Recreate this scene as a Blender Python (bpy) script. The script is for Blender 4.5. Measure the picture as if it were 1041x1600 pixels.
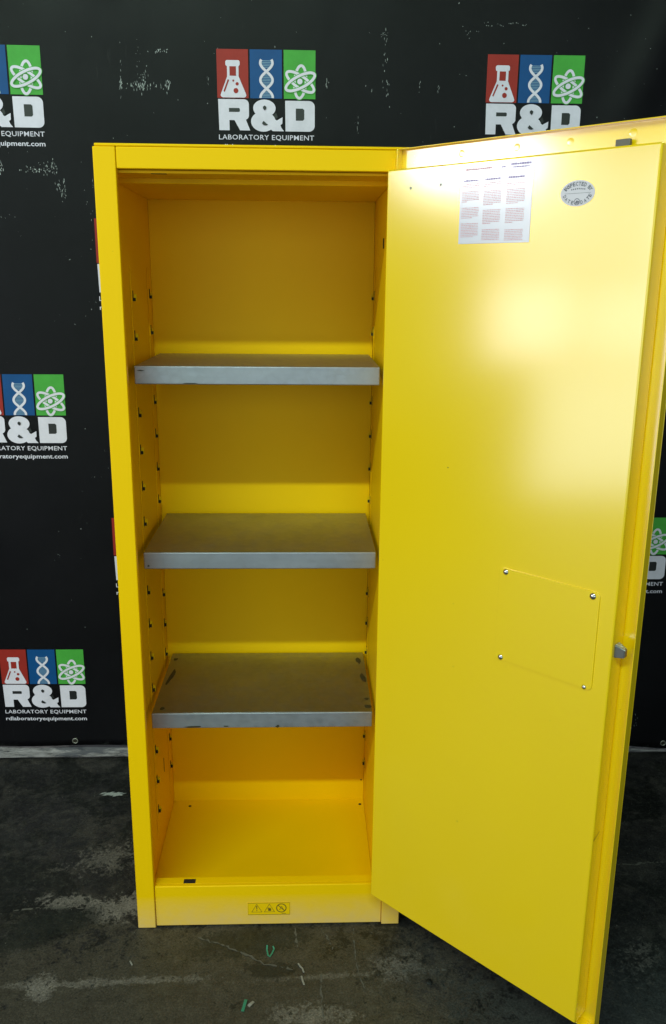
import bpy, bmesh, math, random
from mathutils import Vector, Matrix
from mathutils import noise as mnoise

random.seed(11)
for o in list(bpy.data.objects):
    bpy.data.objects.remove(o)
scene = bpy.context.scene
COL = scene.collection

# ------------------------------------------------------------------ camera
cam_d = bpy.data.cameras.new("camera")
cam = bpy.data.objects.new("camera", cam_d)
COL.objects.link(cam)
R = [[0.9994318763809428, 0.033703478175300235, 5.7e-06],
     [-0.03256140471645911, 0.9655214805504321, 0.2582789684015958],
     [0.008699390585498654, -0.2581324198053949, 0.9660703775858426]]
right = Vector((R[0][0], R[1][0], R[2][0]))
fwd = Vector((R[0][1], R[1][1], R[2][1]))
up = Vector((R[0][2], R[1][2], R[2][2]))
m = Matrix.Identity(4)
for i in range(3):
    m[i][0] = right[i]; m[i][1] = up[i]; m[i][2] = -fwd[i]
m[0][3], m[1][3], m[2][3] = 0.3750, -1.64609, 1.41530
cam.matrix_world = m
cam_d.sensor_fit = 'VERTICAL'
cam_d.sensor_height = 36.0
cam_d.lens = 30.164
cam_d.clip_start = 0.05
cam_d.clip_end = 100
scene.camera = cam

# ------------------------------------------------------------------ light
scene.view_settings.view_transform = 'Standard'
scene.view_settings.look = 'None'
scene.view_settings.exposure = 0.12
scene.view_settings.gamma = 1.0
world = bpy.data.worlds.new("World")
scene.world = world
world.use_nodes = True
bg = world.node_tree.nodes['Background']
bg.inputs[0].default_value = (0.80, 0.88, 1.0, 1)
bg.inputs[1].default_value = 0.05

def area(name, loc, look, sx, sy, power, col=(1, 1, 1)):
    d = bpy.data.lights.new(name, 'AREA')
    d.shape = 'RECTANGLE'; d.size = sx; d.size_y = sy; d.energy = power; d.color = col
    o = bpy.data.objects.new(name, d)
    COL.objects.link(o)
    o.location = loc
    o.rotation_euler = (Vector(look) - Vector(loc)).to_track_quat('-Z', 'Y').to_euler()
    return o

# row of ceiling strip lights in front of the cabinet (edge of the shelf shadows)
area('ceiling_strip_light', (-1.2, -3.9, 4.65), (-1.2, 0.2, 0.8), 4.6, 0.10, 228, (0.71, 1.0, 0.78))
# daylight from the loading door at the left, mirrored in the glossy cabinet door
for y0, y1, z0, z1, lv in ((-1.50, -0.98, 0.98, 1.44, 0.82), (-2.75, -1.58, 0.98, 1.44, 0.66),
                           (-1.86, -0.98, 1.50, 2.25, 0.46), (-2.75, -1.92, 1.50, 2.25, 0.72)):
    area('bay_window_light', (-3.2, (y0 + y1) / 2, (z0 + z1) / 2), (-1.2, (y0 + y1) / 2, (z0 + z1) / 2), y1 - y0, z1 - z0,
         19.0 * lv * (y1 - y0) * (z1 - z0), (1.0, 0.97, 1.0))
area('bay_lower_light', (-3.2, -2.05, 0.52), (-1.2, -2.05, 0.52), 1.5, 0.80, 11, (0.90, 0.98, 1.0))
area('bay_tube_light', (-3.2, -0.84, 2.10), (0.7, -0.2, 1.6), 0.66, 0.16, 14, (1.0, 1.0, 1.0))
# broad fill lamp added behind the camera to brighten shelf fronts and interior
area('front_fill_light', (0.0, -6.2, 1.65), (0.0, 0.0, 1.6), 8.0, 3.0, 98, (0.80, 1.0, 0.98))

# ------------------------------------------------------------------ materials
def mat(name, base, rough=0.5, metal=0.0, spec=0.5):
    ma = bpy.data.materials.new(name)
    ma.use_nodes = True
    b = ma.node_tree.nodes['Principled BSDF']
    b.inputs['Base Color'].default_value = (*base, 1)
    b.inputs['Roughness'].default_value = rough
    b.inputs['Metallic'].default_value = metal
    b.inputs['Specular IOR Level'].default_value = spec
    return ma

class NT:
    """small helper for building node trees"""
    def __init__(s, ma):
        s.t = ma.node_tree; s.n = s.t.nodes; s.l = s.t.links
        s.b = s.n['Principled BSDF']
        s.co = s.n.new('ShaderNodeTexCoord').outputs['Object']
    def link(s, a, b):
        s.l.new(a, b)
    def noise(s, scale, detail=4, rough=0.6, co=None, dist=0.0):
        n = s.n.new('ShaderNodeTexNoise')
        n.inputs['Scale'].default_value = scale
        n.inputs['Detail'].default_value = detail
        n.inputs['Roughness'].default_value = rough
        n.inputs['Distortion'].default_value = dist
        s.link(co or s.co, n.inputs['Vector'])
        return n.outputs['Fac']
    def ramp(s, fac, stops):
        r = s.n.new('ShaderNodeValToRGB')
        e = r.color_ramp.elements
        while len(e) < len(stops):
            e.new(0.5)
        for i, (p, c) in enumerate(stops):
            e[i].position = p
            e[i].color = (c, c, c, 1) if isinstance(c, (int, float)) else (*c, 1)
        s.link(fac, r.inputs['Fac'])
        return r.outputs['Color']
    def mix(s, fac, a, b):
        n = s.n.new('ShaderNodeMix'); n.data_type = 'RGBA'
        for v, k in ((fac, 0), (a, 6), (b, 7)):
            if hasattr(v, 'is_linked'):
                s.link(v, n.inputs[k])
            elif k == 0:
                n.inputs[0].default_value = v
            else:
                n.inputs[k].default_value = (*v, 1)
        return n.outputs[2]
    def math(s, op, a, b=None, clamp=False):
        n = s.n.new('ShaderNodeMath'); n.operation = op; n.use_clamp = clamp
        for i, v in enumerate((a, b)):
            if v is None: continue
            if hasattr(v, 'is_linked'): s.link(v, n.inputs[i])
            else: n.inputs[i].default_value = v
        return n.outputs[0]
    def mapping(s, loc=(0, 0, 0), rot=(0, 0, 0), sc=(1, 1, 1), kind='POINT'):
        n = s.n.new('ShaderNodeMapping'); n.vector_type = kind
        n.inputs['Location'].default_value = loc
        n.inputs['Rotation'].default_value = rot
        n.inputs['Scale'].default_value = sc
        s.link(s.co, n.inputs['Vector'])
        return n.outputs[0]
    def bump(s, h, strength, dist=0.001):
        n = s.n.new('ShaderNodeBump')
        n.inputs['Strength'].default_value = strength
        n.inputs['Distance'].default_value = dist
        s.link(h, n.inputs['Height'])
        s.link(n.outputs[0], s.b.inputs['Normal'])

YEL = (0.95, 0.545, 0.0004)
def yellow(name, rough=0.34, sheen_dust=False, YEL=YEL):
    ma = mat(name, YEL, rough)
    k = NT(ma)
    c = k.mix(k.ramp(k.noise(3.0, 3), [(0.35, 0.0), (0.75, 1.0)]), YEL, tuple(v * q for v, q in zip(YEL, (0.978, 0.973, 1.3))))
    # small chips and specks in the powder coat
    sp = k.ramp(k.noise(95, 2, 0.5), [(0.765, 0.0), (0.79, 1.0)])
    gate = k.ramp(k.noise(6, 2), [(0.60, 0.0), (0.68, 1.0)])
    c = k.mix(k.math('MULTIPLY', sp, gate), c, (0.30, 0.22, 0.03))
    if sheen_dust:  # floor sheen put into the colour as dusty beige, stronger towards the bottom
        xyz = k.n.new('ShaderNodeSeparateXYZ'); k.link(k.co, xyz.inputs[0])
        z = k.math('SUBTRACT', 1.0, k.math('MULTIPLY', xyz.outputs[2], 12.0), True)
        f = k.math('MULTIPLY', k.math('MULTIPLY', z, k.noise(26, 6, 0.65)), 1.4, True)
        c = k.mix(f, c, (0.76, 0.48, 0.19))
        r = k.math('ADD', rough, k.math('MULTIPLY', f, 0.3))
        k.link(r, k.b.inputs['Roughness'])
    k.link(c, k.b.inputs['Base Color'])
    k.bump(k.noise(420, 2, 0.5), 0.10, 0.00025)
    return ma
M_YEL = yellow('yellow_powder_coat', 0.42)
M_YEL.node_tree.nodes['Principled BSDF'].inputs['Specular IOR Level'].default_value = 0.10
M_DOOR = yellow('yellow_coat_lit_door', 0.17, False, (0.95, 0.615, 0.001))  # the body's paint; the lemon cast of light here is put into the colour
M_DOOR.node_tree.nodes['Principled BSDF'].inputs['Specular IOR Level'].default_value = 1.0
for k_, v_ in (('Coat Weight', 0.9), ('Coat Roughness', 0.15), ('Coat IOR', 1.55)):
    M_DOOR.node_tree.nodes['Principled BSDF'].inputs[k_].default_value = v_
M_SILL = yellow('yellow_sheen_dust_coat', 0.42, True)
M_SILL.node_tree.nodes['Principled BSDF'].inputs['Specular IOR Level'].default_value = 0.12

M_GALV = mat('galvanized_steel', (0.36, 0.375, 0.385), 0.36, 1.0)
k = NT(M_GALV)
st = k.mapping(sc=(3, 40, 40))
c = k.mix(k.noise(3, 4, co=st), (0.325, 0.335, 0.40), (0.39, 0.40, 0.47))
c = k.mix(k.ramp(k.noise(14, 5, 0.7), [(0.60, 0.0), (0.75, 0.22)]), c, (0.16, 0.155, 0.14))
k.link(c, k.b.inputs['Base Color'])
vo = k.n.new('ShaderNodeTexVoronoi'); vo.inputs['Scale'].default_value = 70
k.link(k.co, vo.inputs['Vector'])
c = k.mix(k.ramp(vo.outputs['Color'], [(0.2, 0.0), (0.9, 0.30)]), c, (0.27, 0.27, 0.29))
bl = k.ramp(k.noise(5, 5, 0.65, co=k.mapping(sc=(1, 1, 3))), [(0.42, 0.0), (0.66, 0.5)])
c = k.mix(bl, c, (0.46, 0.47, 0.53))
k.link(c, k.b.inputs['Base Color'])
k.link(k.ramp(k.math('ADD', k.math('MULTIPLY', vo.outputs['Distance'], 0.5), k.math('MULTIPLY', k.noise(8, 5, 0.7), 0.7)), [(0.3, 0.36), (0.8, 0.46)]), k.b.inputs['Roughness'])
k.bump(k.noise(260, 2), 0.06, 0.0001)

M_LIP = M_GALV.copy(); M_LIP.name = 'galvanized_lip'
for n_ in M_LIP.node_tree.nodes:
    if n_.type == 'VALTORGB' and abs(n_.color_ramp.elements[0].color[0] - 0.36) < .001:
        n_.color_ramp.elements[0].color = (0.46, 0.46, 0.46, 1); n_.color_ramp.elements[1].color = (0.60, 0.60, 0.60, 1)
M_LIP.node_tree.nodes['Principled BSDF'].inputs['Metallic'].default_value = 0.85
M_DARK = mat('dark_opening', (0.012, 0.008, 0.003), 0.8)
M_STEEL = mat('dull_steel', (0.33, 0.33, 0.34), 0.35, 0.9)
M_ZINC = mat('dull_zinc', (0.15, 0.14, 0.13), 0.6, 0.6)
M_CHROME = mat('bright_screw_steel', (0.75, 0.75, 0.75), 0.16, 1.0)
M_GREASEY = mat('dirty_yellow', (0.35, 0.27, 0.03), 0.5)
M_GREASE = mat('grease_mark', (0.035, 0.03, 0.015), 0.6)

M_VINYL = mat('black_vinyl', (0.0085, 0.0092, 0.0105), 0.47, 0, 0.32)
k = NT(M_VINYL)
c = k.mix(k.ramp(k.noise(2.2, 5), [(0.4, 0.0), (0.7, 1.0)]), (0.0052, 0.0044, 0.0072), (0.0098, 0.0084, 0.0132))
# dust streaks and faint scuffs
stv = k.mapping(sc=(60, 60, 9))
f = k.math('MULTIPLY', k.ramp(k.noise(1.6, 4, 0.7, co=stv), [(0.62, 0.0), (0.80, 1.0)]), k.ramp(k.noise(3.2, 3), [(0.50, 0.0), (0.70, 0.45)]))
c = k.mix(f, c, (0.09, 0.095, 0.10))
k.link(c, k.b.inputs['Base Color'])
k.link(k.ramp(k.noise(5, 4), [(0.3, 0.40), (0.7, 0.54)]), k.b.inputs['Roughness'])
k.bump(k.noise(900, 1), 0.15, 0.0005)
M_INKBLACK = mat('printed_black', (0.009, 0.0095, 0.011), 0.5)
def ink(name, base):
    ma = mat(name, base, 0.5, 0, 0.25)
    k = NT(ma)
    d = tuple(x * 0.86 for x in base)
    k.link(k.mix(k.ramp(k.noise(22, 5, 0.7), [(0.4, 0.0), (0.75, 1.0)]), base, d), k.b.inputs['Base Color'])
    return ma
M_WHITE = ink('printed_white', (0.74, 0.67, 0.82))
M_RED = ink('printed_red', (0.33, 0.022, 0.016))
M_BLUE = ink('printed_blue', (0.002, 0.066, 0.24))
M_GREEN = ink('printed_green', (0.065, 0.36, 0.05))
M_RUNG = mat('printed_light_blue', (0.18, 0.30, 0.45), 0.5)
M_SCUFF = mat('white_scuff', (0.50, 0.52, 0.54), 0.7)
M_RING = mat('worn_brass_ring', (0.34, 0.33, 0.30), 0.4, 0.8)

M_PAPER = mat('label_paper', (0.62, 0.58, 0.70), 0.18, 0, 1.0)
M_TEXTRED = mat('label_red_print', (0.60, 0.27, 0.33), 0.4)
M_TEXTPUR = mat('label_purple_print', (0.30, 0.22, 0.44), 0.4)
M_SILVER = mat('silver_sticker', (0.60, 0.54, 0.63), 0.35)
M_TEXTDK = mat('sticker_dark_print', (0.05, 0.055, 0.085), 0.5)
M_WARNBG = mat('warning_sticker_yellow', (0.88, 0.52, 0.002), 0.5, 0, 0.1)
M_WARN = mat('warning_print', (0.13, 0.085, 0.01), 0.5)

M_FLOOR = mat('dirty_concrete', (0.03, 0.03, 0.03), 0.62, 0, 0.4)
k = NT(M_FLOOR)
def spot(x, y, rx, ry, rot=0.0):
    n = k.n.new('ShaderNodeMapping'); n.vector_type = 'TEXTURE'
    n.inputs['Location'].default_value = (x, y, 0)
    n.inputs['Rotation'].default_value = (0, 0, math.radians(rot))
    n.inputs['Scale'].default_value = (rx, ry, 1)
    k.link(k.co, n.inputs['Vector'])
    g = k.n.new('ShaderNodeTexGradient'); g.gradient_type = 'SPHERICAL'
    k.link(n.outputs[0], g.inputs['Vector'])
    return g.outputs['Fac']
big = k.noise(2.4, 6, 0.62)
mid = k.noise(9, 8, 0.68, dist=0.4)
fine = k.noise(70, 6, 0.72)
c = k.ramp(big, [(0.30, (0.007, 0.0064, 0.0078)), (0.50, (0.017, 0.0150, 0.0170)), (0.72, (0.033, 0.029, 0.029))])
c = k.mix(k.ramp(mid, [(0.46, 0.0), (0.58, 0.9)]), c, (0.042, 0.036, 0.034))
c = k.mix(k.ramp(k.noise(5.5, 7, 0.7, dist=0.8), [(0.50, 0.0), (0.56, 0.92)]), c, (0.007, 0.007, 0.007))
c = k.mix(k.ramp(k.noise(13, 8, 0.75, dist=1.2), [(0.54, 0.0), (0.60, 0.8)]), c, (0.006, 0.006, 0.0065))
c = k.mix(k.ramp(k.noise(1.3, 3), [(0.5, 0.0), (0.7, 0.5)]), c, (0.022, 0.024, 0.026))
c = k.mix(k.ramp(fine, [(0.50, 0.0), (0.80, 0.40)]), c, (0.10, 0.098, 0.088))
# pale dusty specks
sp = k.ramp(k.noise(150, 2, 0.5), [(0.74, 0.0), (0.78, 0.55)])
c = k.mix(k.math('MULTIPLY', sp, k.ramp(mid, [(0.4, 0.0), (0.6, 1.0)])), c, (0.26, 0.26, 0.24))
# worn, pale patches where the concrete shows through
sc_n = k.math('ADD', k.math('MULTIPLY', k.noise(17, 8, 0.78, dist=0.5), 0.6), k.math('MULTIPLY', k.noise(85, 5, 0.7), 0.4))
def patch(x, y, rx, ry, rot, lo, amt, col):
    global c
    s_ = k.math('MULTIPLY', spot(x, y, rx * 1.15, ry * 1.25, rot), 0.30)
    f_ = k.ramp(k.math('ADD', s_, k.math('MULTIPLY', sc_n, 1.25)), [(lo + 0.29, 0.0), (lo + 0.36, amt)])
    c = k.mix(f_, c, col)
PALE = (0.185, 0.162, 0.155)
patch(0.15, -0.22, 0.95, 0.27, 0, 0.40, 0.75, (0.060, 0.050, 0.040))
patch(1.0, -0.25, 0.5, 0.25, 0, 0.46, 0.6, (0.032, 0.036, 0.040))
patch(-0.03, 0.075, 0.16, 0.065, 8, 0.47, 0.75, PALE)
patch(-0.17, 0.085, 0.13, 0.040, -6, 0.47, 0.75, PALE)
patch(-0.12, 0.25, 0.22, 0.10, 25, 0.52, 0.45, PALE)
patch(-0.05, -0.155, 0.36, 0.018, 2, 0.48, 0.50, PALE)
patch(-0.17, -0.17, 0.05, 0.06, 0, 0.50, 0.65, PALE)
patch(0.40, -0.25, 0.14, 0.05, 0, 0.48, 0.55, PALE)
patch(0.40, -0.15, 0.30, 0.012, 3, 0.50, 0.35, PALE)
patch(0.56, -0.13, 0.22, 0.10, 15, 0.56, 0.40, PALE)
patch(1.10, -0.12, 0.20, 0.09, 60, 0.56, 0.35, PALE)
patch(0.25, -0.05, 0.17, 0.05, 10, 0.42, 0.70, (0.014, 0.015, 0.013))
patch(-0.22, 0.0, 0.16, 0.06, 30, 0.42, 0.75, (0.010, 0.012, 0.011))
patch(0.30, -0.13, 0.08, 0.03, 0, 0.42, 0.7, (0.013, 0.013, 0.012))
g_ = k.ramp(k.math('ADD', k.math('MULTIPLY', k.noise(230, 3, 0.7), 0.6), k.math('MULTIPLY', k.noise(38, 6, 0.75), 0.4)), [(0.38, 0.55), (0.50, 0.95), (0.63, 1.6)])
mm = k.n.new('ShaderNodeMix'); mm.data_type = 'RGBA'; mm.blend_type = 'MULTIPLY'; mm.inputs[0].default_value = 1.0
k.link(c, mm.inputs[6]); k.link(g_, mm.inputs[7]); c = mm.outputs[2]
k.link(c, k.b.inputs['Base Color'])
k.link(k.ramp(mid, [(0.3, 0.40), (0.7, 0.66)]), k.b.inputs['Roughness'])
k.bump(k.math('ADD', k.math('MULTIPLY', mid, 2.0), fine), 0.35, 0.003)

M_KERB = mat('peeling_painted_kerb', (0.3, 0.3, 0.3), 0.7)
k = NT(M_KERB)
stk = k.mapping(sc=(9, 30, 45))
n1 = k.noise(1.3, 6, 0.7, co=stk, dist=0.5)
c = k.ramp(n1, [(0.40, (0.045, 0.042, 0.05)), (0.46, (0.20, 0.18, 0.19)), (0.58, (0.31, 0.28, 0.30)), (0.72, (0.46, 0.42, 0.45))])
c = k.mix(k.ramp(k.noise(3.0, 6, 0.75, co=k.mapping(sc=(1.6, 4, 12))), [(0.50, 0.0), (0.55, 0.8)]), c, (0.065, 0.065, 0.085))
k.link(c, k.b.inputs['Base Color'])
k.bump(n1, 0.6, 0.003)
M_WALL = mat('dark_wall_board', (0.03, 0.03, 0.03), 0.8)
M_GREENPL = mat('green_plastic', (0.035, 0.20, 0.13), 0.45)
M_WHITEPL = mat('pale_paper', (0.24, 0.22, 0.21), 0.7)
M_BLACKCH = mat('black_rubber_chip', (0.004, 0.004, 0.004), 0.7)

# ------------------------------------------------------------------ helpers
def tag(o, label=None, cat=None, group=None, kind=None):
    if label: o['label'] = label
    if cat: o['category'] = cat
    if group: o['group'] = group
    if kind: o['kind'] = kind
    return o
def root(name, loc, label, cat, group=None):
    o = bpy.data.objects.new(name, None)
    o.location = loc; o.empty_display_size = 0.05
    COL.objects.link(o)
    return tag(o, label, cat, group)
ORIGIN = {}
def worldloc(o):
    p = Vector(o.location)
    while o.parent:
        o = o.parent; p += Vector(o.location)
    return p
def obj(name, bm, mats, parent=None, smooth=False, shift=True):
    """link the bmesh (in world coordinates) as one object below parent"""
    me = bpy.data.meshes.new(name)
    if parent is not None and shift:
        bmesh.ops.translate(bm, verts=bm.verts, vec=-worldloc(parent))
    bm.normal_update()
    bm.to_mesh(me); bm.free()
    for ma in (mats if isinstance(mats, (list, tuple)) else [mats]):
        me.materials.append(ma)
    if smooth:
        for p in me.polygons: p.use_smooth = True
    o = bpy.data.objects.new(name, me)
    COL.objects.link(o)
    if parent is not None: o.parent = parent
    return o
def add_box(bm, x0, x1, y0, y1, z0, z1, bev=0.0, seg=2, mi=0):
    r = bmesh.ops.create_cube(bm, size=1.0)
    vs = r['verts']
    for v in vs:
        v.co = Vector((x0 + (v.co.x + .5) * (x1 - x0), y0 + (v.co.y + .5) * (y1 - y0), z0 + (v.co.z + .5) * (z1 - z0)))
    fs = set(f for v in vs for f in v.link_faces)
    for f in fs: f.material_index = mi
    if bev > 0:
        es = list(set(e for v in vs for e in v.link_edges))
        r = bmesh.ops.bevel(bm, geom=es, offset=bev, segments=seg, profile=0.5, affect='EDGES', clamp_overlap=True)
        for f in r['faces']:
            f.material_index = mi
            f.smooth = True
def box(name, ma, parent, x0, x1, y0, y1, z0, z1, bev=0.0015, seg=2):
    bm = bmesh.new(); add_box(bm, x0, x1, y0, y1, z0, z1, bev, seg)
    return obj(name, bm, ma, parent)
def add_cyl(bm, p, axis, r, h, n=16, r2=None, mi=0):
    axis = Vector(axis).normalized()
    rm = axis.to_track_quat('Z', 'Y').to_matrix().to_4x4()
    res = bmesh.ops.create_cone(bm, cap_ends=True, segments=n, radius1=r, radius2=r if r2 is None else r2, depth=h,
                                matrix=Matrix.Translation(Vector(p) + axis * h / 2) @ rm)
    for f in set(f for v in res['verts'] for f in v.link_faces): f.material_index = mi

# ------------------------------------------------------------------ the setting
bm = bmesh.new()
vs = [bm.verts.new(p) for p in ((-7, -7, 0), (7, -7, 0), (7, 3, 0), (-7, 3, 0))]
bm.faces.new(vs)
floor = tag(obj('floor', bm, M_FLOOR), kind='structure')
wall = tag(box('wall', M_WALL, None, -7, 7, 0.745, 0.80, 0, 3.6, 0), kind='structure')

# kerb board along the foot of the wall, paint peeling
kerb = bmesh.new()
nx = 260
prof = [(0.742, 0.092), (0.722, 0.090), (0.716, 0.082), (0.715, 0.011), (0.722, 0.004), (0.738, 0.0)]
prev = None
for i in range(nx + 1):
    x = -2.2 + 5.0 * i / nx
    row = []
    for j, (y, z) in enumerate(prof):
        d = mnoise.noise(Vector((x * 9, z * 30, 1.3))) * 0.0025 if 0 < j < 4 else 0
        row.append(kerb.verts.new((x, y + d, z + (d if j < 3 else 0))))
    if prev:
        for a in range(len(prof) - 1):
            kerb.faces.new((prev[a], prev[a + 1], row[a + 1], row[a]))
    prev = row
tag(obj('kerb', kerb, M_KERB), kind='structure')

# ------------------------------------------------------------------ banner with its printed logos
BY = 0.70
def wave(x, z):
    w = 0.0026 * math.sin(x * 7.3 + z * 1.1) + 0.002 * math.sin(z * 5.1 - x * 2.0)
    t = (x - 1.26) + (z - 1.98) * -0.42          # soft diagonal fold at the upper right
    w -= 0.013 * math.exp(-(t / 0.065) ** 2) * (1 / (1 + math.exp(-(z - 1.80) * 18)))
    t2 = (x - 1.45) - (z - 1.9) * 0.30
    w += 0.010 * math.exp(-(t2 / 0.07) ** 2) * (1 / (1 + math.exp(-(z - 1.75) * 18)))
    return w
def bottom(x):
    return 0.061 + 0.004 * math.sin(x * 3.1) - max(0, (x - 1.25)) * 0.11 + 0.002 * math.sin(x * 17)
banner = root('printed_banner', (0.4, BY, 0.05), 'black vinyl banner printed with rows of lettered logos, hanging behind the yellow cabinet', 'banner')
bm = bmesh.new()
NX, NZ = 190, 130
grid = []
for j in range(NZ + 1):
    row = []
    for i in range(NX + 1):
        x = -1.5 + 3.7 * i / NX
        zb = bottom(x); z = zb + (2.75 - zb) * j / NZ
        row.append(bm.verts.new((x, BY + wave(x, z), z)))
    grid.append(row)
for j in range(NZ):
    for i in range(NX):
        bm.faces.new((grid[j][i], grid[j][i + 1], grid[j + 1][i + 1], grid[j + 1][i]))
bmesh.ops.solidify(bm, geom=bm.faces[:], thickness=0.0006)
obj('vinyl_sheet', bm, M_VINYL, banner, smooth=True)

# flat print is drawn in layers, each a hair proud of the one below
def poly(bm, pts, lay, mi=0):
    """pts are (u, v) with v downward, lay = layer number"""
    vs = [bm.verts.new((p[0], -0.0012 - 0.0004 * lay, -p[1])) for p in pts]
    f = bm.faces.new(vs); f.material_index = mi
    return f
def gridpoly(bm, u0, v0, u1, v1, n=8):
    g = [[bm.verts.new((u0 + (u1 - u0) * i / n, -0.0012, -(v0 + (v1 - v0) * j / n))) for i in range(n + 1)] for j in range(n + 1)]
    for j in range(n):
        for i in range(n): bm.faces.new((g[j][i], g[j][i + 1], g[j + 1][i + 1], g[j + 1][i]))
def disc(bm, u, v, ru, rv, lay, mi=0, n=24):
    poly(bm, [(u + ru * math.cos(6.28318 * i / n), v + rv * math.sin(6.28318 * i / n)) for i in range(n)], lay, mi)
def stroke(bm, pts, w, lay, mi=0, closed=False):
    n = len(pts); L = []; Rr = []
    for i, p in enumerate(pts):
        a = pts[(i - 1) % n] if (closed or i > 0) else p
        b = pts[(i + 1) % n] if (closed or i < n - 1) else p
        dx, dy = b[0] - a[0], b[1] - a[1]; l = math.hypot(dx, dy) or 1
        nx_, ny_ = -dy / l * w / 2, dx / l * w / 2
        L.append((p[0] + nx_, p[1] + ny_)); Rr.append((p[0] - nx_, p[1] - ny_))
    y = -0.0012 - 0.0004 * lay
    va = [bm.verts.new((p[0], y, -p[1])) for p in L]; vb = [bm.verts.new((p[0], y, -p[1])) for p in Rr]
    for i in range(n if closed else n - 1):
        j = (i + 1) % n
        f = bm.faces.new((va[i], va[j], vb[j], vb[i])); f.material_index = mi
def rrect(u0, v0, u1, v1, r, corners=(1, 1, 1, 1), n=6):
    out = []
    for (cx, cy, a0, on) in ((u1 - r, v0 + r, -90, corners[1]), (u1 - r, v1 - r, 0, corners[2]), (u0 + r, v1 - r, 90, corners[3]), (u0 + r, v0 + r, 180, corners[0])):
        if on:
            for i in range(n + 1):
                a = math.radians(a0 + 90 * i / n); out.append((cx + r * math.cos(a), cy + r * math.sin(a)))
        else:
            sx = 1 if a0 in (-90, 0) else -1; sy = -1 if a0 in (-90, 180) else 1
            out.append((cx + sx * r, cy + sy * r))
    return out
S = 0.2445 / 808.0                    # picture units of the logo drawing -> metres
VS = 0.110 / 392.0
def P(x, y): return ((x - 92) * S, (y - 90) * VS)
def text_bm(body, width, height, bold=0.0, spacing=1.0):
    cu = bpy.data.curves.new('t', 'FONT'); cu.body = body; cu.size = 1.0
    cu.offset = bold; cu.space_character = spacing; cu.resolution_u = 2; cu.fill_mode = 'FRONT'
    o = bpy.data.objects.new('t', cu); COL.objects.link(o)
    bpy.context.view_layer.update()
    me = bpy.data.meshes.new_from_object(o.evaluated_get(bpy.context.evaluated_depsgraph_get()))
    bpy.data.objects.remove(o)
    bm = bmesh.new(); bm.from_mesh(me); bpy.data.meshes.remove(me)
    x0 = min(v.co.x for v in bm.verts); x1 = max(v.co.x for v in bm.verts)
    y0 = min(v.co.y for v in bm.verts); y1 = max(v.co.y for v in bm.verts)
    for v in bm.verts:
        v.co = Vector(((v.co.x - x0) / (x1 - x0) * width, 0, (v.co.y - y0) / (y1 - y0) * height))
    return bm
def to_mesh(bm):
    me = bpy.data.meshes.new('m'); bm.to_mesh(me); bm.free(); return me

PR = {}
bm = bmesh.new(); gridpoly(bm, 0, 0, 0.0778, .1105); PR['red_panel'] = (to_mesh(bm), [M_RED])
bm = bmesh.new(); gridpoly(bm, 0.0818, 0, 0.1612, .1105); PR['blue_panel'] = (to_mesh(bm), [M_BLUE])
bm = bmesh.new(); gridpoly(bm, 0.1657, 0, 0.2445, .1105); PR['green_panel'] = (to_mesh(bm), [M_GREEN])
# flask
bm = bmesh.new()
poly(bm, rrect(*P(163, 178), *P(280, 226), 0.0045), 1)
body = [P(176, 215), P(270, 215), P(270, 308)] + [P(327, 448), P(331, 462), P(325, 474), P(312, 480)] + [P(138, 480), P(125, 474), P(119, 462), P(123, 448)] + [P(176, 308)]
poly(bm, body, 2)
poly(bm, [P(196, 228), P(249, 228), P(249, 304), P(196, 304)], 3, 1)
stroke(bm, [P(186, 335), P(149, 432)], 0.0038, 3, 1)
for (x, y, r) in ((226, 343, 8), (257, 369, 13), (246, 424, 20)): disc(bm, *P(x, y), r * S, r * S, 3, 1)
PR['flask_icon'] = (to_mesh(bm), [M_WHITE, M_RED])
# double helix
bm = bmesh.new()
def strand(sgn, y): return 498 + sgn * 50 * math.cos((y - 335) / (400 - 262) * math.pi)
for y in list(range(180, 245, 13)) + list(range(288, 384, 13)) + list(range(425, 476, 12)):
    a, b = strand(1, y), strand(-1, y)
    stroke(bm, [P(min(a, b), y), P(max(a, b), y)], 0.0017, 1, 1)
for q, sgn in enumerate((1, -1)):
    stroke(bm, [P(strand(sgn, y), y) for y in [170 + i * 310 / 40 for i in range(41)]], 0.0062, 2 + q)
PR['helix_icon'] = (to_mesh(bm), [M_WHITE, M_RUNG])
# atom
bm = bmesh.new()
for q, ang in enumerate((94, 34, -28)):
    ca, sa = math.cos(math.radians(ang)), math.sin(math.radians(ang))
    pts = []
    for i in range(48):
        t = 6.28318 * i / 48; ex, ey = 132 * math.cos(t), 47 * math.sin(t)
        pts.append(P(775 + ex * ca - ey * sa, 346 + (ex * sa + ey * ca)))
    stroke(bm, pts, 0.0098, 1 + 2 * q, 1, True)      # thin green gap where the loops cross
    stroke(bm, pts, 0.0064, 2 + 2 * q, 0, True)
disc(bm, *P(772, 344), 0.0066, 0.0066, 8)
PR['atom_icon'] = (to_mesh(bm), [M_WHITE, M_GREEN])
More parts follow.
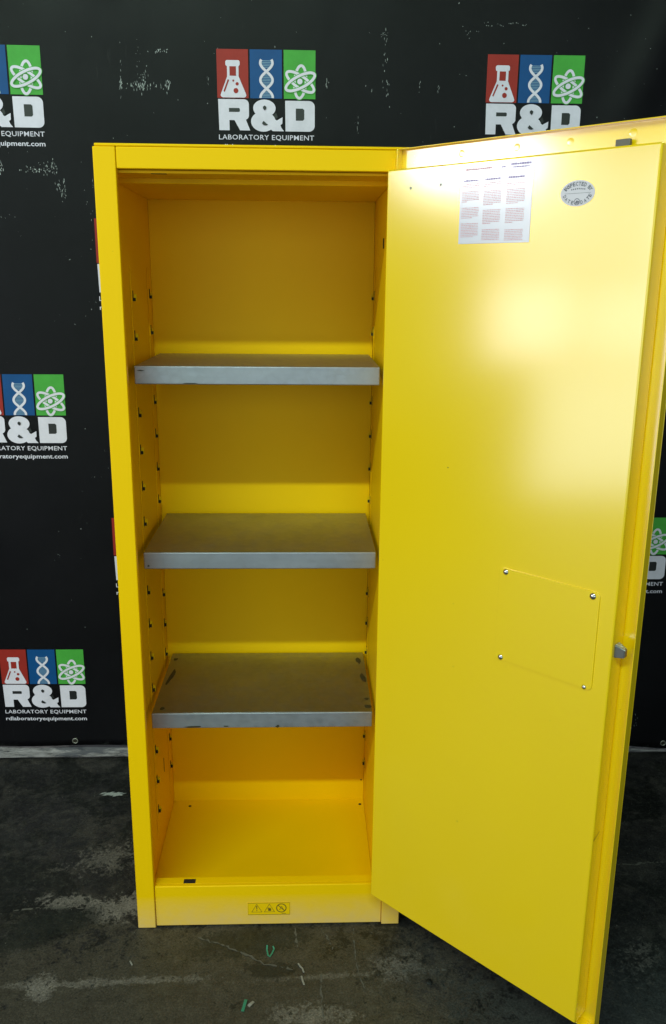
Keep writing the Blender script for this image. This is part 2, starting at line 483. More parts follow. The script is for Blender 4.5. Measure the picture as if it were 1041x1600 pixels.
# heavy letters
VL = 0.0722 / 256.0
def Q(x, y): return ((x - 92) * S, 0.113 + (y - 493) * VL)
def arc(cx, cy, rx, ry, a0, a1, n=8):
    return [Q(cx + rx * math.cos(math.radians(a0 + (a1 - a0) * i / n)), cy + ry * math.sin(math.radians(a0 + (a1 - a0) * i / n))) for i in range(n + 1)]
bm = bmesh.new()
poly(bm, [Q(97, 493)] + arc(310, 533, 40, 40, -90, 0) + arc(310, 622, 40, 40, 0, 70) + [Q(358, 748), Q(274, 748), Q(229, 664), Q(187, 664), Q(187, 748), Q(102, 748)], 1)
poly(bm, [Q(185, 565), Q(268, 565), Q(275, 572), Q(275, 590), Q(268, 597), Q(185, 597)], 2, 1)
PR['letter_r'] = (to_mesh(bm), [M_WHITE, M_INKBLACK])
bm = bmesh.new()
disc(bm, *Q(478, 564), 93 * S, 71 * VL, 1, 0, 32)
disc(bm, *Q(468, 674), 102 * S, 83 * VL, 2, 0, 32)
poly(bm, [Q(395, 600), Q(520, 600), Q(640, 752), Q(545, 752)], 3)
poly(bm, [Q(628, 636), Q(626, 690), Q(610, 702), Q(628, 748), Q(545, 720), Q(520, 700), Q(560, 652), Q(580, 664)], 4)
poly(bm, [Q(556, 618), Q(575, 600), Q(590, 640), Q(566, 655)], 5, 1)
poly(bm, [Q(480, 542), Q(494, 553), Q(494, 568), Q(482, 583), Q(467, 568), Q(466, 553)], 6, 1)
poly(bm, [Q(470, 668), Q(507, 700), Q(488, 706), Q(468, 702), Q(456, 688)], 6, 1)
PR['ampersand'] = (to_mesh(bm), [M_WHITE, M_INKBLACK])
bm = bmesh.new()
poly(bm, [Q(650, 500)] + arc(847, 548, 48, 48, -90, 0) + arc(847, 704, 48, 48, 0, 90) + [Q(652, 752)], 1)
poly(bm, [Q(738, 563), Q(796, 563), Q(808, 574), Q(808, 650), Q(796, 662), Q(738, 662)], 2, 1)
PR['letter_d'] = (to_mesh(bm), [M_WHITE, M_INKBLACK])
bm = text_bm('LABORATORY EQUIPMENT', 0.240, 0.0140, 0.006, 1.05)
bmesh.ops.translate(bm, verts=bm.verts, vec=(0.0015, -0.0016, -0.2088)); PR['company_lettering'] = (to_mesh(bm), [M_WHITE])
bm = text_bm('rdlaboratoryequipment.com', 0.240, 0.0158, 0.014, 1.0)
bmesh.ops.translate(bm, verts=bm.verts, vec=(0.0015, -0.0016, -0.2330)); PR['web_lettering'] = (to_mesh(bm), [M_WHITE])

def put_print(name, x, z, parent):
    me0, mats = PR[name]
    me = me0.copy()
    off = worldloc(parent)
    for v in me.vertices:
        wx, wz = x + v.co.x, z + v.co.z
        v.co = Vector((wx, BY + wave(wx, wz) + v.co.y, wz)) - off
    for ma in mats: me.materials.append(ma)
    o = bpy.data.objects.new(name, me); COL.objects.link(o); o.parent = parent
    return o
LX, LP, LZ, LPZ = -0.5161, 0.6749, 1.9694, 0.3992
for r in range(5):
    for cc in range(3):
        if r % 2 and cc == 1: continue               # wholly behind the cabinet
        x = LX + cc * LP + (0.5195 * LP if r % 2 else 0); z = LZ - r * LPZ
        a = put_print('red_panel', x, z, banner); put_print('flask_icon', x, z, a)
        a = put_print('blue_panel', x, z, banner); put_print('helix_icon', x, z, a)
        a = put_print('green_panel', x, z, banner); put_print('atom_icon', x, z, a)
        for nm in ('letter_r', 'ampersand', 'letter_d', 'company_lettering', 'web_lettering'):
            put_print(nm, x, z, banner)

# eyelets along the hem
for x, z in ((-0.3143, 0.0745), (0.29, 0.07), (0.88, 0.066), (1.4828, 0.0505)):
    bm = bmesh.new()
    rings = []
    for i in range(20):
        t = 6.28318 * i / 20; ring = []
        for j in range(6):
            s_ = 6.28318 * j / 6; rr = 0.0075 + 0.0018 * math.cos(s_)
            ring.append(bm.verts.new((x + rr * math.cos(t), BY + wave(x, z) - 0.0016 + 0.0014 * math.sin(s_), z + rr * math.sin(t))))
        rings.append(ring)
    for i in range(20):
        for j in range(6):
            bm.faces.new((rings[i][j], rings[i][(j + 1) % 6], rings[(i + 1) % 20][(j + 1) % 6], rings[(i + 1) % 20][j]))
    o = obj('eyelet', bm, M_RING, banner, smooth=True)
    bm = bmesh.new(); add_cyl(bm, (x, BY + wave(x, z) - 0.0006, z), (0, -1, 0), 0.006, 0.0004, 16)
    obj('eyelet_hole', bm, M_DARK, o)

# white scuffs rubbed off the vinyl
bm = bmesh.new()
def fleck(x, z, w, h, rot=0.0):
    n = 7; pts = []
    for i in range(n):
        a = 6.28318 * i / n; rr = random.uniform(0.45, 1.0)
        px, pz = math.cos(a) * w / 2 * rr, math.sin(a) * h / 2 * rr
        pts.append((x + px * math.cos(rot) - pz * math.sin(rot), z + px * math.sin(rot) + pz * math.cos(rot)))
    y = -0.0010 - random.uniform(0, 0.0002)
    bm.faces.new([bm.verts.new((p[0], BY + wave(*p) + y, p[1])) for p in pts])
def cluster(x, z, sx, sz, n, w, h, rot=0.3):
    for _ in range(n):
        fleck(random.gauss(x, sx), random.gauss(z, sz), w * random.uniform(.25, .7), h * random.uniform(.35, 1.2), random.gauss(0, rot))
for (x, z, sx, sz, n, w, h) in (
        (-0.0795, 1.887, .002, .012, 26, .0020, .012), (-0.077, 1.95, .001, .03, 6, .0016, .008),
        (-0.02, 1.884, .018, .006, 90, .0022, .009), (-0.022, 1.905, .006, .010, 30, .0016, .007),
        (-0.034, 1.94, .003, .03, 16, .0012, .005), (0.036, 1.89, .003, .007, 24, .0024, .012), (0.026, 1.964, .010, .003, 26, .004, .004),
        (0.012, 1.964, .002, .003, 6, .003, .005), (0.136, 1.896, .001, .008, 6, .0016, .009), (0.432, 1.895, .003, .012, 12, .0018, .012),
        (-0.30, 1.683, .022, .004, 46, .004, .005), (-0.262, 1.688, .008, .008, 34, .0022, .009), (-0.285, 1.70, .012, .006, 14, .002, .005),
        (-0.243, 1.645, .008, .012, 36, .0022, .010), (-0.236, 1.622, .004, .006, 10, .002, .006), (-0.393, 1.690, .004, .008, 26, .003, .010),
        (-0.163, 1.645, .001, .010, 6, .0016, .010), (0.575, 1.96, .004, .03, 22, .0020, .010), (0.585, 1.885, .002, .014, 12, .0018, .011),
        (0.57, 2.01, .018, .002, 16, .004, .002), (0.545, 1.88, .001, .006, 4, .0016, .010), (0.665, 1.886, .001, .008, 7, .0018, .010),
        (0.713, 1.886, .001, .008, 8, .0018, .010), (0.86, 2.036, .05, .003, 34, .006, .0018), (0.79, 2.02, .01, .003, 9, .003, .003),
        (0.51, 1.80, .001, .02, 8, .0016, .010), (0.33, 2.10, .02, .006, 12, .003, .003), (0.40, 2.09, .008, .01, 9, .002, .006),
        (-0.165, 1.36, .02, .003, 6, .003, .0016), (-0.40, 1.57, .012, .001, 10, .0016, .004), (-0.17, 1.585, .008, .012, 8, .002, .006),
        (-0.30, 0.66, .03, .004, 8, .003, .0014), (-0.2, 0.87, .02, .02, 8, .0015, .003), (1.39, 0.10, .01, .02, 10, .0016, .009)):
    cluster(x, z, sx, sz, int(n * .7), w, h, .14)
for _ in range(300):
    s_ = random.choice((.0007, .0009, .0012, .0016))
    x, z = random.uniform(-.6, 1.6), random.triangular(.1, 2.2, 1.9)
    fleck(x, z, s_, s_ * random.uniform(.8, 3.5), random.gauss(0, .5))
tag(obj('scuff_marks', bm, M_SCUFF, banner), kind='stuff')

# ------------------------------------------------------------------ the cabinet
W, H, D = 0.591, 1.651, 0.43
cab = root('safety_cabinet', (W / 2, 0.23, 0), 'tall yellow steel safety cabinet with its door swung open and three grey shelves', 'cabinet')
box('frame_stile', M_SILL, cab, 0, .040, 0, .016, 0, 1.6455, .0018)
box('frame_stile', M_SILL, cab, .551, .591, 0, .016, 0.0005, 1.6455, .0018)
box('top_rail', M_YEL, cab, .0408, .5502, .0012, .017, 1.609, 1.6455, .0016)
box('top_panel', M_YEL, cab, .003, .588, .0008, .457, 1.6459, 1.651, .0018)
box('ceiling_panel', M_YEL, cab, .0205, .5375, .100, D - .0005, 1.594, 1.608, .0015)
box('ceiling_channel', M_YEL, cab, .0215, .5365, .0180, .0995, 1.6035, 1.6085, .0004)
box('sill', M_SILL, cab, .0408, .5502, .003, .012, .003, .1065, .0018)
box('sill_ledge', M_YEL, cab, .0405, .5505, .0125, .034, .1035, .1062, .0006)
box('floor_pan', M_YEL, cab, .0205, .5375, .0165, D - .0005, .036, .042, .0)
box('back_panel', M_YEL, cab, .0205, .5375, D, D + .004, .030, 1.608, 0)
box('rear_skin', M_YEL, cab, .003, .588, .452, .4565, .0015, 1.6455, .0005)
box('side_panel', M_YEL, cab, .0015, .020, .0165, .4515, .001, 1.6455, .0004)
box('side_panel', M_YEL, cab, .538, .5895, .0165, .4515, .001, 1.6455, .0004)

# vent / hole in the ledge, gaps at the ceiling corner
bm = bmesh.new(); add_box(bm, .1035, .1300, .0135, .0275, .1058, .1066)
obj('ledge_slot', bm, M_DARK, cab)
bm = bmesh.new(); add_box(bm, .0222, .040, .0160, .0166, 1.6000, 1.6040); add_box(bm, .0202, .0212, .0175, .0260, 1.572, 1.590)
obj('corner_gap', bm, M_DARK, cab)
bm = bmesh.new(); add_box(bm, .098, .126, .0200, .028, 1.6030, 1.6038)
obj('rail_slot', bm, M_DARK, cab)

# slotted strips that carry the shelf hooks
def pilaster(side, y0, y1):
    bm = bmesh.new()
    if side > 0: add_box(bm, .0202, .0214, y0, y1, .10, 1.445, .0005, 1)
    else: add_box(bm, .5366, .5378, y0, y1, .10, 1.445, .0005, 1)
    o = obj('slotted_strip', bm, M_YEL, cab)
    return o
SL_Z = [1.385 - .0806 * i for i in range(16)]
def slot_mesh(side):
    """an L shaped slot with the little bent tongue beside it, centred on its own origin"""
    bm = bmesh.new()
    s = side
    def q(x0, x1, y0, y1, z0, z1, mi): add_box(bm, min(s * x0, s * x1), max(s * x0, s * x1), y0, y1, z0, z1, 0, 1, mi)
    q(.0000, .0005, -.0070 - .006 * (s < 0), .0070, -.010, .011, 0)
    q(.0000, .0050, .0030, .0072, -.010, -.0035, 0)
    q(.0000, .0062, .0080, .0092, -.011, .004, 1)
    q(.0000, .0012, -.0100, -.0082, -.013, .013, 1)
    me = bpy.data.meshes.new('hook_slot'); bm.to_mesh(me); bm.free()
    me.materials.append(M_DARK); me.materials.append(M_YEL)
    return me
SM = {1: slot_mesh(1), -1: slot_mesh(-1)}
for side, yc in ((1, .192), (1, .388), (-1, .392)):
    pil = pilaster(side, yc - .014, yc + .014)
    for i, z in enumerate(SL_Z):
        if z < .15: continue
        o = bpy.data.objects.new('hook_slot', SM[side]); COL.objects.link(o); o.parent = pil
        x = .0214 if side > 0 else .5366
        o.location = Vector((x, yc, z + (.002 if yc > .3 else 0))) - worldloc(pil)
        if side < 0 : pass
bm = bmesh.new(); add_box(bm, .5373, .5379, .178, .200, 1.484, 1.504)
obj('latch_hole', bm, M_DARK, cab)
# small drilled holes low at the back
bm = bmesh.new()
for (x, z) in ((.066, .0445), (.527, .0445)):
    add_cyl(bm, (x, .405, .0421), (0, 0, 1), .004, .0004, 10)
add_cyl(bm, (.531, D - .0003, .102), (0, -1, 0), .0022, .0004, 8)
obj('drilled_hole', bm, M_DARK, cab)
bm = bmesh.new(); add_box(bm, .0201, .0206, .300, .3045, .212, .250)
obj('wall_slit', bm, M_DARK, cab)

# shelves
def shelf_bm(z):
    bm = bmesh.new()
    x0, x1, y0, y1 = .0345, .5285, .100, .424
    add_box(bm, x0, x1, y0 + .0048, y1, z - .0016, z, .0004, 1)
    add_box(bm, x0, x1, y0, y0 + .0046, z - .036, z + .0006, .0021, 4, 1)
    add_box(bm, x0, x1, y0 + .0048, y0 + .014, z - .036, z - .0345, 0)
    add_box(bm, x0, x1, y1 - .002, y1 + .0004, z - .034, z - .0018, 0)
    add_box(bm, x0 - .0004, x0 + .0014, y0 + .0048, y1, z - .030, z - .0018, 0)
    add_box(bm, x1 - .0014, x1 + .0004, y0 + .0048, y1, z - .030, z - .0018, 0)
    return bm
shelves = []
for z in (1.2505, .8585, .4815):
    shelves.append(obj('shelf', shelf_bm(z), [M_GALV, M_LIP], cab))
def blot(parent, pts_list, name='grease_mark', flat=True):
    for (x, y, z, rx, ry, rot, vertical) in pts_list:
        bm = bmesh.new(); n = 22; vs = []
        for i in range(n):
            a = 6.28318 * i / n
            rr = 0.75 + 0.35 * mnoise.noise(Vector((math.cos(a) * 1.3 + x * 40, math.sin(a) * 1.3, z * 10 + y * 30)))
            u, v = rx * math.cos(a) * rr, ry * math.sin(a) * rr
            u, v = u * math.cos(rot) - v * math.sin(rot), u * math.sin(rot) + v * math.cos(rot)
            vs.append(bm.verts.new((x + u, y, z + v) if vertical else (x + u, y + v, z)))
        bm.faces.new(vs)
        bmesh.ops.recalc_face_normals(bm, faces=bm.faces)
        obj(name, bm, M_GREASE, parent)
zs = .4815 + .0003
blot(shelves[2], [(.050, .285, zs, .0065, .050, -.1, False), (.047, .388, zs, .007, .010, 0, False), (.054, .125, zs, .006, .009, 0, False),
                  (.514, .375, zs, .008, .022, .1, False), (.5195, .277, zs, .008, .030, .1, False), (.5215, .128, zs, .011, .010, 0, False), (.5205, .165, zs, .006, .008, 0, False)])
yf = .0996
blot(shelves[2], [(.125, yf, .4490, .030, .0026, .02, True), (.20, yf, .450, .008, .002, 0, True), (.315, yf, .4485, .006, .004, .3, True)])
blot(shelves[0], [(.047, yf, 1.242, .010, .0016, .0, True), (.145, yf, 1.217, .020, .0012, 0, True)])
blot(shelves[1], [(.044, yf, .830, .003, .003, 0, True)])

# warning sticker on the sill
bm = bmesh.new(); add_box(bm, .2475, .343, .0024, .0029, .0285, .0612, .0001, 1)
stk_ = obj('warning_sticker', bm, M_WARNBG, cab)
bm = bmesh.new()
def vpoly(pts, y, mi=0):
    f = bm.faces.new([bm.verts.new((p[0], y, p[1])) for p in pts]); f.material_index = mi
def vstroke(pts, w, y, closed=False):
    n = len(pts); L = []; Rr = []
    for i, p in enumerate(pts):
        a = pts[(i - 1) % n] if (closed or i > 0) else p
        b = pts[(i + 1) % n] if (closed or i < n - 1) else p
        dx, dy = b[0] - a[0], b[1] - a[1]; l = math.hypot(dx, dy) or 1
        L.append((p[0] - dy / l * w / 2, p[1] + dx / l * w / 2)); Rr.append((p[0] + dy / l * w / 2, p[1] - dx / l * w / 2))
    va = [bm.verts.new((p[0], y, p[1])) for p in L]; vb = [bm.verts.new((p[0], y, p[1])) for p in Rr]
    for i in range(n if closed else n - 1):
        j = (i + 1) % n; bm.faces.new((va[i], va[j], vb[j], vb[i]))
yy = .0022
vstroke([(.2485, .0295), (.342, .0295), (.342, .0602), (.2485, .0602)], .0010, yy, True)
def tri(cx): vstroke([(cx - .0115, .0365), (cx + .0115, .0365), (cx, .0572)], .0017, yy - .0001, True)
tri(.268); tri(.2965)
vpoly([(.2668, .0525), (.2692, .0525), (.2686, .0437), (.2674, .0437)], yy - .0002)
vpoly([(.2670, .0420), (.2690, .0420), (.2690, .0398), (.2670, .0398)], yy - .0002)
for i in range(4):
    vstroke([(.2925 + i * .0022, .0485 - abs(i - 1.2) * .001), (.2955 + i * .0012, .0410)], .0012, yy - .00025 - i * .00001)
vpoly([(.2935, .0395), (.3000, .0395), (.3005, .0425), (.2945, .0445)], yy - .0003)
cx, cz = .3235, .0465
vstroke([(cx + .0108 * math.cos(6.28318 * i / 24), cz + .0108 * math.sin(6.28318 * i / 24)) for i in range(24)], .0019, yy - .0001, True)
vstroke([(cx - .0075, cz + .0075), (cx + .0075, cz - .0075)], .0017, yy - .0002)
vstroke([(cx - .004, cz - .005), (cx + .0005, cz + .005), (cx + .004, cz - .003)], .0012, yy - .0003)
vstroke([(.324, .0323), (.334, .0323)], .0012, yy - .0001)
obj('sticker_print', bm, M_WARN, stk_)

# ------------------------------------------------------------------ the open door
AN = 0.7810
dv = Vector((math.sin(AN), -math.cos(AN), 0)); nv = Vector((-math.cos(AN), -math.sin(AN), 0))
HINGE = Vector((.5349, .004, 0))
def dw(r, t, z): return HINGE + dv * r + nv * t + Vector((0, 0, z))
def dmap(bm):
    """bmesh built with x=r, y=t, z -> world"""
    for v in bm.verts: v.co = dw(v.co.x, v.co.y, v.co.z)
    bmesh.ops.recalc_face_normals(bm, faces=bm.faces)
    return bm
T1 = .042
bm = bmesh.new()
ZB, ZT, RA, RB = .094, 1.645, .0215, .5425
add_box(bm, RA, RB, 0, .0016, ZB, ZT, .0005, 1)
add_box(bm, RB - .0016, RB, .0018, .020, ZB, ZT, .0007, 2)
add_box(bm, RA, RA + .0016, .0018, .016, ZB, ZT, .0007, 2)
add_box(bm, RA + .0018, RB - .0018, .0018, .012, ZT - .0016, ZT, .0007, 2)
add_box(bm, RA + .0018, RB - .0018, .0018, .020, ZB, ZB + .0016, .0007, 2)
door = obj('door', dmap(bm), M_DOOR, cab)
bm = bmesh.new(); add_box(bm, .0225, .5153, .0024, T1, .1138, 1.607, .0030, 4)
obj('inner_panel', dmap(bm), M_DOOR, door)
bm = bmesh.new(); add_cyl(bm, (.004, -.002, .11), (0, 0, 1), .0045, 1.52, 12); add_box(bm, .006, .022, -.0016, -.0002, .11, 1.63)
obj('piano_hinge', dmap(bm), M_YEL, door)
# access plate with its screws
bm = bmesh.new()
pts = []
for (cx, cz, a0) in ((.4875 - .008, .9405 - .008, 0), (.300 + .008, .9405 - .008, 90), (.300 + .008, .7695 + .008, 180), (.4875 - .008, .7695 + .008, 270)):
    for i in range(6):
        a = math.radians(a0 + 90 * i / 5); pts.append((cx + .008 * math.cos(a), cz + .008 * math.sin(a)))
f0 = [bm.verts.new((p[0], T1 + .0002, p[1])) for p in pts]; f1 = [bm.verts.new((p[0], T1 + .0016, p[1])) for p in pts]
f2 = [bm.verts.new((.39375 + (p[0] - .39375) * .9965, T1 + .0020, .855 + (p[1] - .855) * .9965)) for p in pts]
for i in range(len(pts)):
    j = (i + 1) % len(pts)
    bm.faces.new((f0[i], f0[j], f1[j], f1[i])); bm.faces.new((f1[i], f1[j], f2[j], f2[i]))
bm.faces.new(f2)
obj('access_plate', dmap(bm), M_DOOR, door)
def dome(bm, r, t, z, rad, h, n=14, m_=5):
    rows = []
    for j in range(m_):
        a = math.pi / 2 * j / m_
        rows.append([bm.verts.new((r + rad * math.cos(a) * math.cos(6.28318 * i / n), t + h * math.sin(a), z + rad * math.cos(a) * math.sin(6.28318 * i / n))) for i in range(n)])
    top = bm.verts.new((r, t + h, z))
    for j in range(m_ - 1):
        for i in range(n):
            bm.faces.new((rows[j][i], rows[j][(i + 1) % n], rows[j + 1][(i + 1) % n], rows[j + 1][i]))
    for i in range(n): bm.faces.new((rows[-1][i], rows[-1][(i + 1) % n], top))
for (r, z, rad) in ((.313, .9345, .0054), (.4755, .9325, .0058), (.313, .775, .0052), (.4745, .773, .0040)):
    bm = bmesh.new(); dome(bm, r, T1 + .0018, z, rad, .0034)
    obj('screw', dmap(bm), M_CHROME, door, smooth=True)
for (r, z) in ((.076, 1.574), (.140, 1.5755)):
    bm = bmesh.new()
    for i in range(2):
        dome(bm, r, T1 + .0001 + i * .0002, z, .0026 - i * .001, .0006 - i * .0001, 10, 2)
    obj('rivet', dmap(bm), M_GREASEY, door, smooth=True)
for (r, z) in ((.151, 1.627), (.258, 1.627), (.352, 1.626), (.452, 1.629)):
    bm = bmesh.new(); dome(bm, r, .0016, z, .0060, .00022, 14, 4)
    obj('weld_spot', dmap(bm), M_DOOR, door, smooth=True)
# latch bolt in the free edge, rod end on the top
bm = bmesh.new()
vs = [bm.verts.new(p) for p in ((.5145, .016, .835), (.532, .022, .838), (.532, .032, .838), (.5145, .034, .835),
                                (.5145, .016, .858), (.532, .022, .852), (.532, .032, .852), (.5145, .034, .858))]
for q in ((0, 1, 2, 3), (4, 7, 6, 5), (0, 4, 5, 1), (1, 5, 6, 2), (2, 6, 7, 3), (3, 7, 4, 0)): bm.faces.new([vs[i] for i in q])
bmesh.ops.recalc_face_normals(bm, faces=bm.faces)
bmesh.ops.bevel(bm, geom=bm.edges[:], offset=.0012, segments=2, affect='EDGES')
obj('latch_bolt', dmap(bm), M_STEEL, door)
bm = bmesh.new(); add_box(bm, .431, .4535, .006, .013, 1.604, 1.6205, .001, 2)
obj('latch_rod', dmap(bm), M_ZINC, door)

# caution label: a white sheet of three printed columns
bm = bmesh.new(); add_box(bm, .1810, .3155, T1 + .0002, T1 + .0005, 1.4795, 1.6030, .0001, 1)
sheet = obj('caution_label', dmap(bm), M_PAPER, door)
bm = bmesh.new()
def dash(r0, r1, z, h, mi):
    f = bm.faces.new([bm.verts.new((p, T1 + .0007, q)) for p, q in ((r0, z), (r1, z), (r1, z + h), (r0, z + h))]); f.material_index = mi
rr_ = random.Random(4)
def textline(r0, r1, z, h, mi):
    r = r0
    while r < r1 - .001:
        w = rr_.uniform(.0012, .0048); e = min(r + w, r1)
        dash(r, e, z, h * rr_.uniform(.75, 1.1), mi); r = e + .0007
cols = ((.1850, .2185), (.2265, .2600), (.2695, .3035))
paras = (((1.5715, 3), (1.5600, 7), (1.5350, 7), (1.5105, 9)), ((1.5715, 3), (1.5590, 9), (1.5300, 9), (1.5000, 8)), ((1.5680, 2), (1.5590, 9), (1.5300, 9), (1.4985, 11)))
for (r0, r1), ps in zip(cols, paras):
    for q, (z, n) in enumerate(ps):
        for i in range(n):
            zz = z - i * .00255
            if zz < 1.483 : continue
            textline(r0, r1 * 1.0 if i < n - 1 else r0 + (r1 - r0) * rr_.uniform(.3, .9), zz, .0011, 0)
    textline(r0 + .002, r1 - .003, 1.5760, .0028, 1)
textline(.275, .311, 1.5950, .0034, 1); textline(.279, .309, 1.5910, .0022, 1); textline(.258, .2665, 1.5925, .0026, 1); textline(.190, .24, 1.5930, .003, 0)
obj('label_print', dmap(bm), [M_TEXTRED, M_TEXTPUR], sheet)

# oval inspection sticker
OC, OZ = .3925, 1.5470
bm = bmesh.new()
n = 40
a_ = [bm.verts.new((OC + .0278 * math.cos(6.28318 * i / n), T1 + .0002, OZ + .0182 * math.sin(6.28318 * i / n))) for i in range(n)]
b_ = [bm.verts.new((v.co.x, T1 + .0004, v.co.z)) for v in a_]
for i in range(n): bm.faces.new((a_[i], a_[(i + 1) % n], b_[(i + 1) % n], b_[i]))
bm.faces.new(b_)
oval = obj('inspection_sticker', dmap(bm), M_SILVER, door)
bm = bmesh.new()
def glyph(ch, r, z, w, h, rot, lay=.0006):
    g = text_bm(ch, w, h, 0.02)
    ca, sa = math.cos(rot), math.sin(rot)
    for v in g.verts:
        x, y = v.co.x - w / 2, v.co.z - h / 2
        v.co = Vector((r + x * ca - y * sa, T1 + lay, z + x * sa + y * ca))
    me = to_mesh(g); bm.from_mesh(me); bpy.data.meshes.remove(me)
def arc_text(s, a0, a1, ra, rb, w, h, up_=True):
    for i, ch in enumerate(s):
        if ch == ' ': continue
        a = math.radians(a0 + (a1 - a0) * i / (len(s) - 1))
        x, y = ra * math.cos(a), rb * math.sin(a)
        tx, ty = -ra * math.sin(a), rb * math.cos(a)
        rot = math.atan2(ty, tx) + (math.pi if up_ else 0)
        glyph(ch, OC + x, OZ + y, w * (.45 if ch in 'I' else 1), h, rot)
arc_text('INSPECTED BY', 155, 22, .0225, .0132, .0038, .0056)
arc_text('DATE', 197, 250, .0215, .0138, .0036, .0052, False)
arc_text('DATE', 291, 343, .0215, .0138, .0036, .0052, False)
for i in range(8):
    x = -.0105 + i * .003
    f = bm.faces.new([bm.verts.new((OC + x + p, T1 + .0006, OZ + .0055 + q - abs(i - 3.5) * .0003)) for p, q in ((0, 0), (.0016, 0), (.0016, .0018), (0, .0018))])
f = bm.faces.new([bm.verts.new((OC + p, T1 + .0006, OZ + q)) for p, q in ((-.021, -.0002), (.022, -.0002), (.022, .0002), (-.021, .0002))])
ring = [(.0048 * math.cos(6.28318 * i / 18), .0048 * math.sin(6.28318 * i / 18) - .0120) for i in range(18)]
for i in range(18):
    p, q = ring[i], ring[(i + 1) % 18]
    bm.faces.new([bm.verts.new((OC + u[0] * s_, T1 + .0006, OZ - .0120 + (u[1] + .0120) * s_)) for u, s_ in ((p, 1), (q, 1), (q, .82), (p, .82))])
for pts in (((-.003, -.0135), (.0005, -.0093), (.0005, -.0135)), ((.0009, -.0135), (.0009, -.0108), (.0032, -.0112), (.0032, -.0135)), ((-.003, -.0148), (.003, -.0148), (.003, -.0140), (-.003, -.0140))):
    bm.faces.new([bm.verts.new((OC + p, T1 + .0006, OZ + q)) for p, q in pts])
obj('sticker_lettering', dmap(bm), M_TEXTDK, oval)
# pencil-like scratches in the flange and on the edge
bm = bmesh.new()
rs = random.Random(9)
for (r, z) in ((.05, 1.631), (.054, 1.628), (.058, 1.632), (.045, 1.620), (.05, 1.6195), (.062, 1.622), (.14, 1.6185), (.18, 1.622)):
    a = rs.uniform(0, 3.1); l = rs.uniform(.001, .003)
    bm.faces.new([bm.verts.new((r + l * math.cos(a) + p, .0019, z + l * math.sin(a) + q)) for p, q in ((0, 0), (.0005, 0), (.0005 - l * math.cos(a), -l * math.sin(a)), (-l * math.cos(a), -l * math.sin(a)))])
tag(obj('coat_scratches', dmap(bm), M_GREASE, door), kind='stuff')
bm = bmesh.new()
bm.faces.new([bm.verts.new((.5157, t_, z_)) for t_, z_ in ((.040, .497), (.020, .506), (.020, .507), (.040, .499))])
obj('edge_scratch', dmap(bm), M_GREASE, door)

# ------------------------------------------------------------------ marks and scraps on the floor
def scratch(pts, w, name='floor_scratch', ma=None, seed=0):
    bm = bmesh.new(); rs = random.Random(seed)
    # resample
    out = []
    for a, b in zip(pts[:-1], pts[1:]):
        n = max(2, int(math.dist(a, b) / .006))
        out += [(a[0] + (b[0] - a[0]) * i / n, a[1] + (b[1] - a[1]) * i / n) for i in range(n)]
    out.append(pts[-1])
    prev = None
    for i, p in enumerate(out):
        q = out[min(i + 1, len(out) - 1)]; o_ = out[max(i - 1, 0)]
        dx, dy = q[0] - o_[0], q[1] - o_[1]; l = math.hypot(dx, dy) or 1
        ww = w * max(0.0, rs.gauss(.8, .5)) * (0.3 if i in (0, len(out) - 1) else 1)
        j = rs.gauss(0, w * .3)
        cur = (bm.verts.new((p[0] - dy / l * (ww / 2 + j), p[1] + dx / l * (ww / 2 + j), .0006)), bm.verts.new((p[0] + dy / l * (ww / 2 - j) , p[1] - dx / l * (ww / 2 - j), .0006)))
        if prev and rs.random() > .12:
            bm.faces.new((prev[0], cur[0], cur[1], prev[1]))
        prev = cur
    bmesh.ops.recalc_face_normals(bm, faces=bm.faces)
    for f in bm.faces:
        if f.normal.z < 0: f.normal_flip()
    return obj(name, bm, ma or M_FSCR, floor)
M_FSCR = mat('floor_scratch_dust', (0.09, 0.082, 0.076), 0.8)
M_FWHITE = mat('floor_paint_smear', (0.36, 0.37, 0.38), 0.7)
scratch([(.4873, -.010), (.4858, -.06), (.4875, -.115), (.493, -.155), (.5015, -.186)], .0022, seed=1)
scratch([(.139, -.032), (.19, -.053), (.245, -.082), (.29, -.112), (.33, -.124), (.352, -.130)], .0042, seed=2)
scratch([(.3528, -.007), (.356, -.03), (.362, -.066)], .0055, seed=3)
scratch([(.4109, -.0085), (.425, -.035), (.436, -.06), (.438, -.075)], .0035, seed=4)
scratch([(.413, -.14), (.409, -.19), (.414, -.26)], .0030, seed=5)
scratch([(-.330, .050), (-.322, .054)], .008, seed=6)
scratch([(-.30, .062), (-.25, .069), (-.19, .070), (-.12, .066)], .0042, seed=7)
scratch([(1.15, .197), (1.21, .193), (1.25, .203), (1.34, .198)], .0045, seed=8)
scratch([(.56, -.14), (.62, -.135), (.68, -.14)], .004, seed=10)
# smear of white paint on the floor by the wall
bm = bmesh.new()
rs = random.Random(3)
for _ in range(70):
    x, y = rs.gauss(-.168, .014), rs.gauss(.530, .004)
    x -= (y - .53) * .6
    a0 = rs.gauss(.25, .2); L_, w_ = rs.uniform(.003, .012), rs.uniform(.001, .003)
    z_ = .0005 + rs.random() * .0004
    bm.faces.new([bm.verts.new((x + u * math.cos(a0) - v * math.sin(a0), y + u * math.sin(a0) + v * math.cos(a0), z_)) for u, v in ((-L_, 0), (0, -w_), (L_, 0), (0, w_))])
tag(obj('paint_smear', bm, M_FWHITE, floor), kind='stuff')
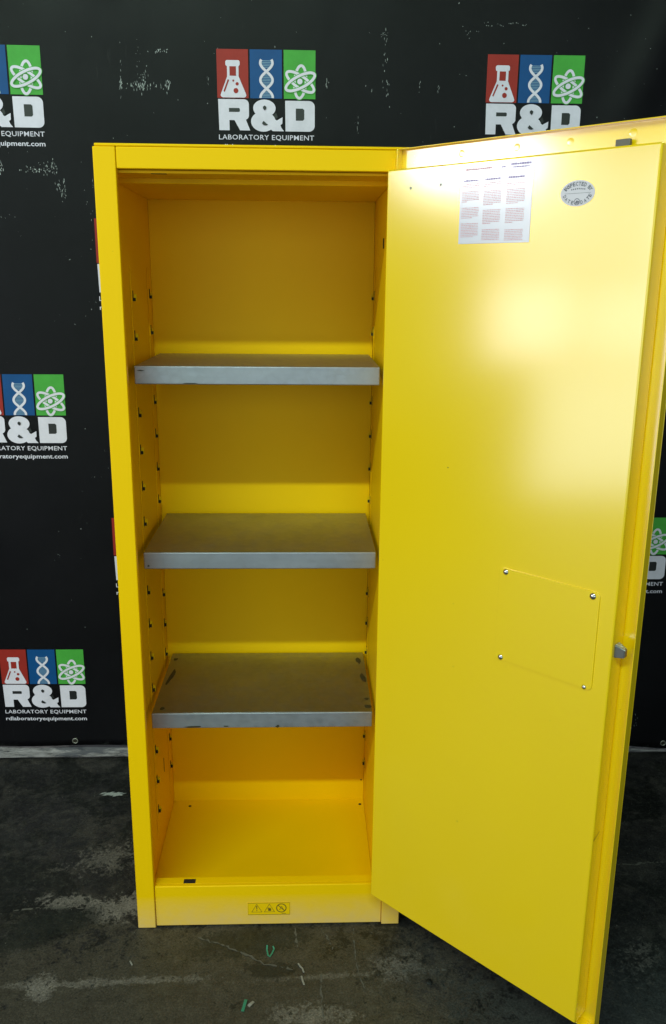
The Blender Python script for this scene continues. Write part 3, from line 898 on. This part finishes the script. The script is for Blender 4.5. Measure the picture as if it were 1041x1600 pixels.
# fine grit
bm = bmesh.new()
for _ in range(420):
    x, y = rs.uniform(-.7, 1.6), rs.uniform(-.5, .70)
    s_ = rs.choice((.0006, .0008, .0011, .0016))
    add = bmesh.ops.create_cube(bm, size=s_, matrix=Matrix.Translation((x, y, s_ * .3)) @ Matrix.Rotation(rs.random() * 3, 4, 'Z') @ Matrix.Rotation(rs.random(), 4, 'X'))
tag(obj('grit', bm, M_FSCR), kind='stuff')

def ribbon(name, pts, w, ma, label, cat, group=None, th=.0012, rot=0):
    """a curled strip: pts are (x, y, z) along its middle"""
    base = Vector((pts[0][0], pts[0][1], 0))
    bm = bmesh.new(); prev = None
    for i, p in enumerate(pts):
        q = pts[min(i + 1, len(pts) - 1)]; o_ = pts[max(i - 1, 0)]
        d_ = (Vector(q) - Vector(o_)).normalized(); s_ = d_.cross(Vector((0, 0, 1)))
        s_ = (s_.normalized() if s_.length > .05 else Vector((1, 0, 0))) * w / 2 * (1 - .25 * random.random())
        up_ = Vector((0, 0, th))
        c_ = [bm.verts.new((Vector(p) - base) * .85 + s_ * a * .8 + up_ * b) for a, b in ((-1, 0), (1, 0), (1, 1), (-1, 1))]
        if prev:
            for j in range(4): bm.faces.new((prev[j], prev[(j + 1) % 4], c_[(j + 1) % 4], c_[j]))
        else: bm.faces.new(c_)
        prev = c_
    bm.faces.new(prev[::-1])
    bmesh.ops.recalc_face_normals(bm, faces=bm.faces)
    o = obj(name, bm, ma); o.location = base
    return tag(o, label, cat, group)
ribbon('plastic_scrap', [(.294, -.066, .0075), (.2935, -.076, .003), (.297, -.092, .0005), (.302, -.097, .0005), (.307, -.088, .001), (.312, -.074, .003), (.309, -.068, .006)], .0046, M_GREENPL,
       'curled green plastic scrap on the floor just below the cabinet sill', 'plastic scrap')
ribbon('plastic_scrap', [(.2515, -.236, .0005), (.2535, -.226, .001), (.256, -.212, .0015), (.2575, -.203, .001)], .0085, M_GREENPL,
       'flat green plastic scrap beside a pale paper bit near the bottom of the photo', 'plastic scrap')
ribbon('paper_scrap', [(.2625, -.224, .0005), (.268, -.219, .002), (.2745, -.211, .001)], .0085, M_WHITEPL, 'pale crumpled paper bit lying against the lower green plastic scrap', 'paper scrap')
ribbon('paper_scrap', [(.3625, -.113, .0006), (.367, -.124, .002), (.373, -.131, .0015), (.3765, -.143, .0006)], .0042, M_WHITEPL, 'bent pale paper sliver in front of the cabinet sill, right of the curled green scrap', 'paper scrap')
ribbon('paper_scrap', [(.3695, -.148, .0005), (.3715, -.160, .0012), (.376, -.176, .0005)], .0046, M_WHITEPL, 'straight white paper sliver lying just in front of the bent one', 'paper scrap')
ribbon('paper_scrap', [(.0005, -.098, .0005), (.004, -.105, .0022), (.0085, -.112, .0005)], .0040, M_WHITEPL, 'small pale paper curl alone on the floor before the left foot of the cabinet', 'paper scrap')
bm = bmesh.new()
bmesh.ops.create_icosphere(bm, subdivisions=2, radius=.0075)
for v in bm.verts:
    v.co *= 1 + .35 * mnoise.noise(v.co * 160); v.co.z = max(0.0002, v.co.z * .5 + .002)
o = obj('rubber_chip', bm, M_BLACKCH, smooth=True); o.location = (.637, -.172, 0)
tag(o, 'small black rubber chip on the grey floor below the open door', 'rubber chip')
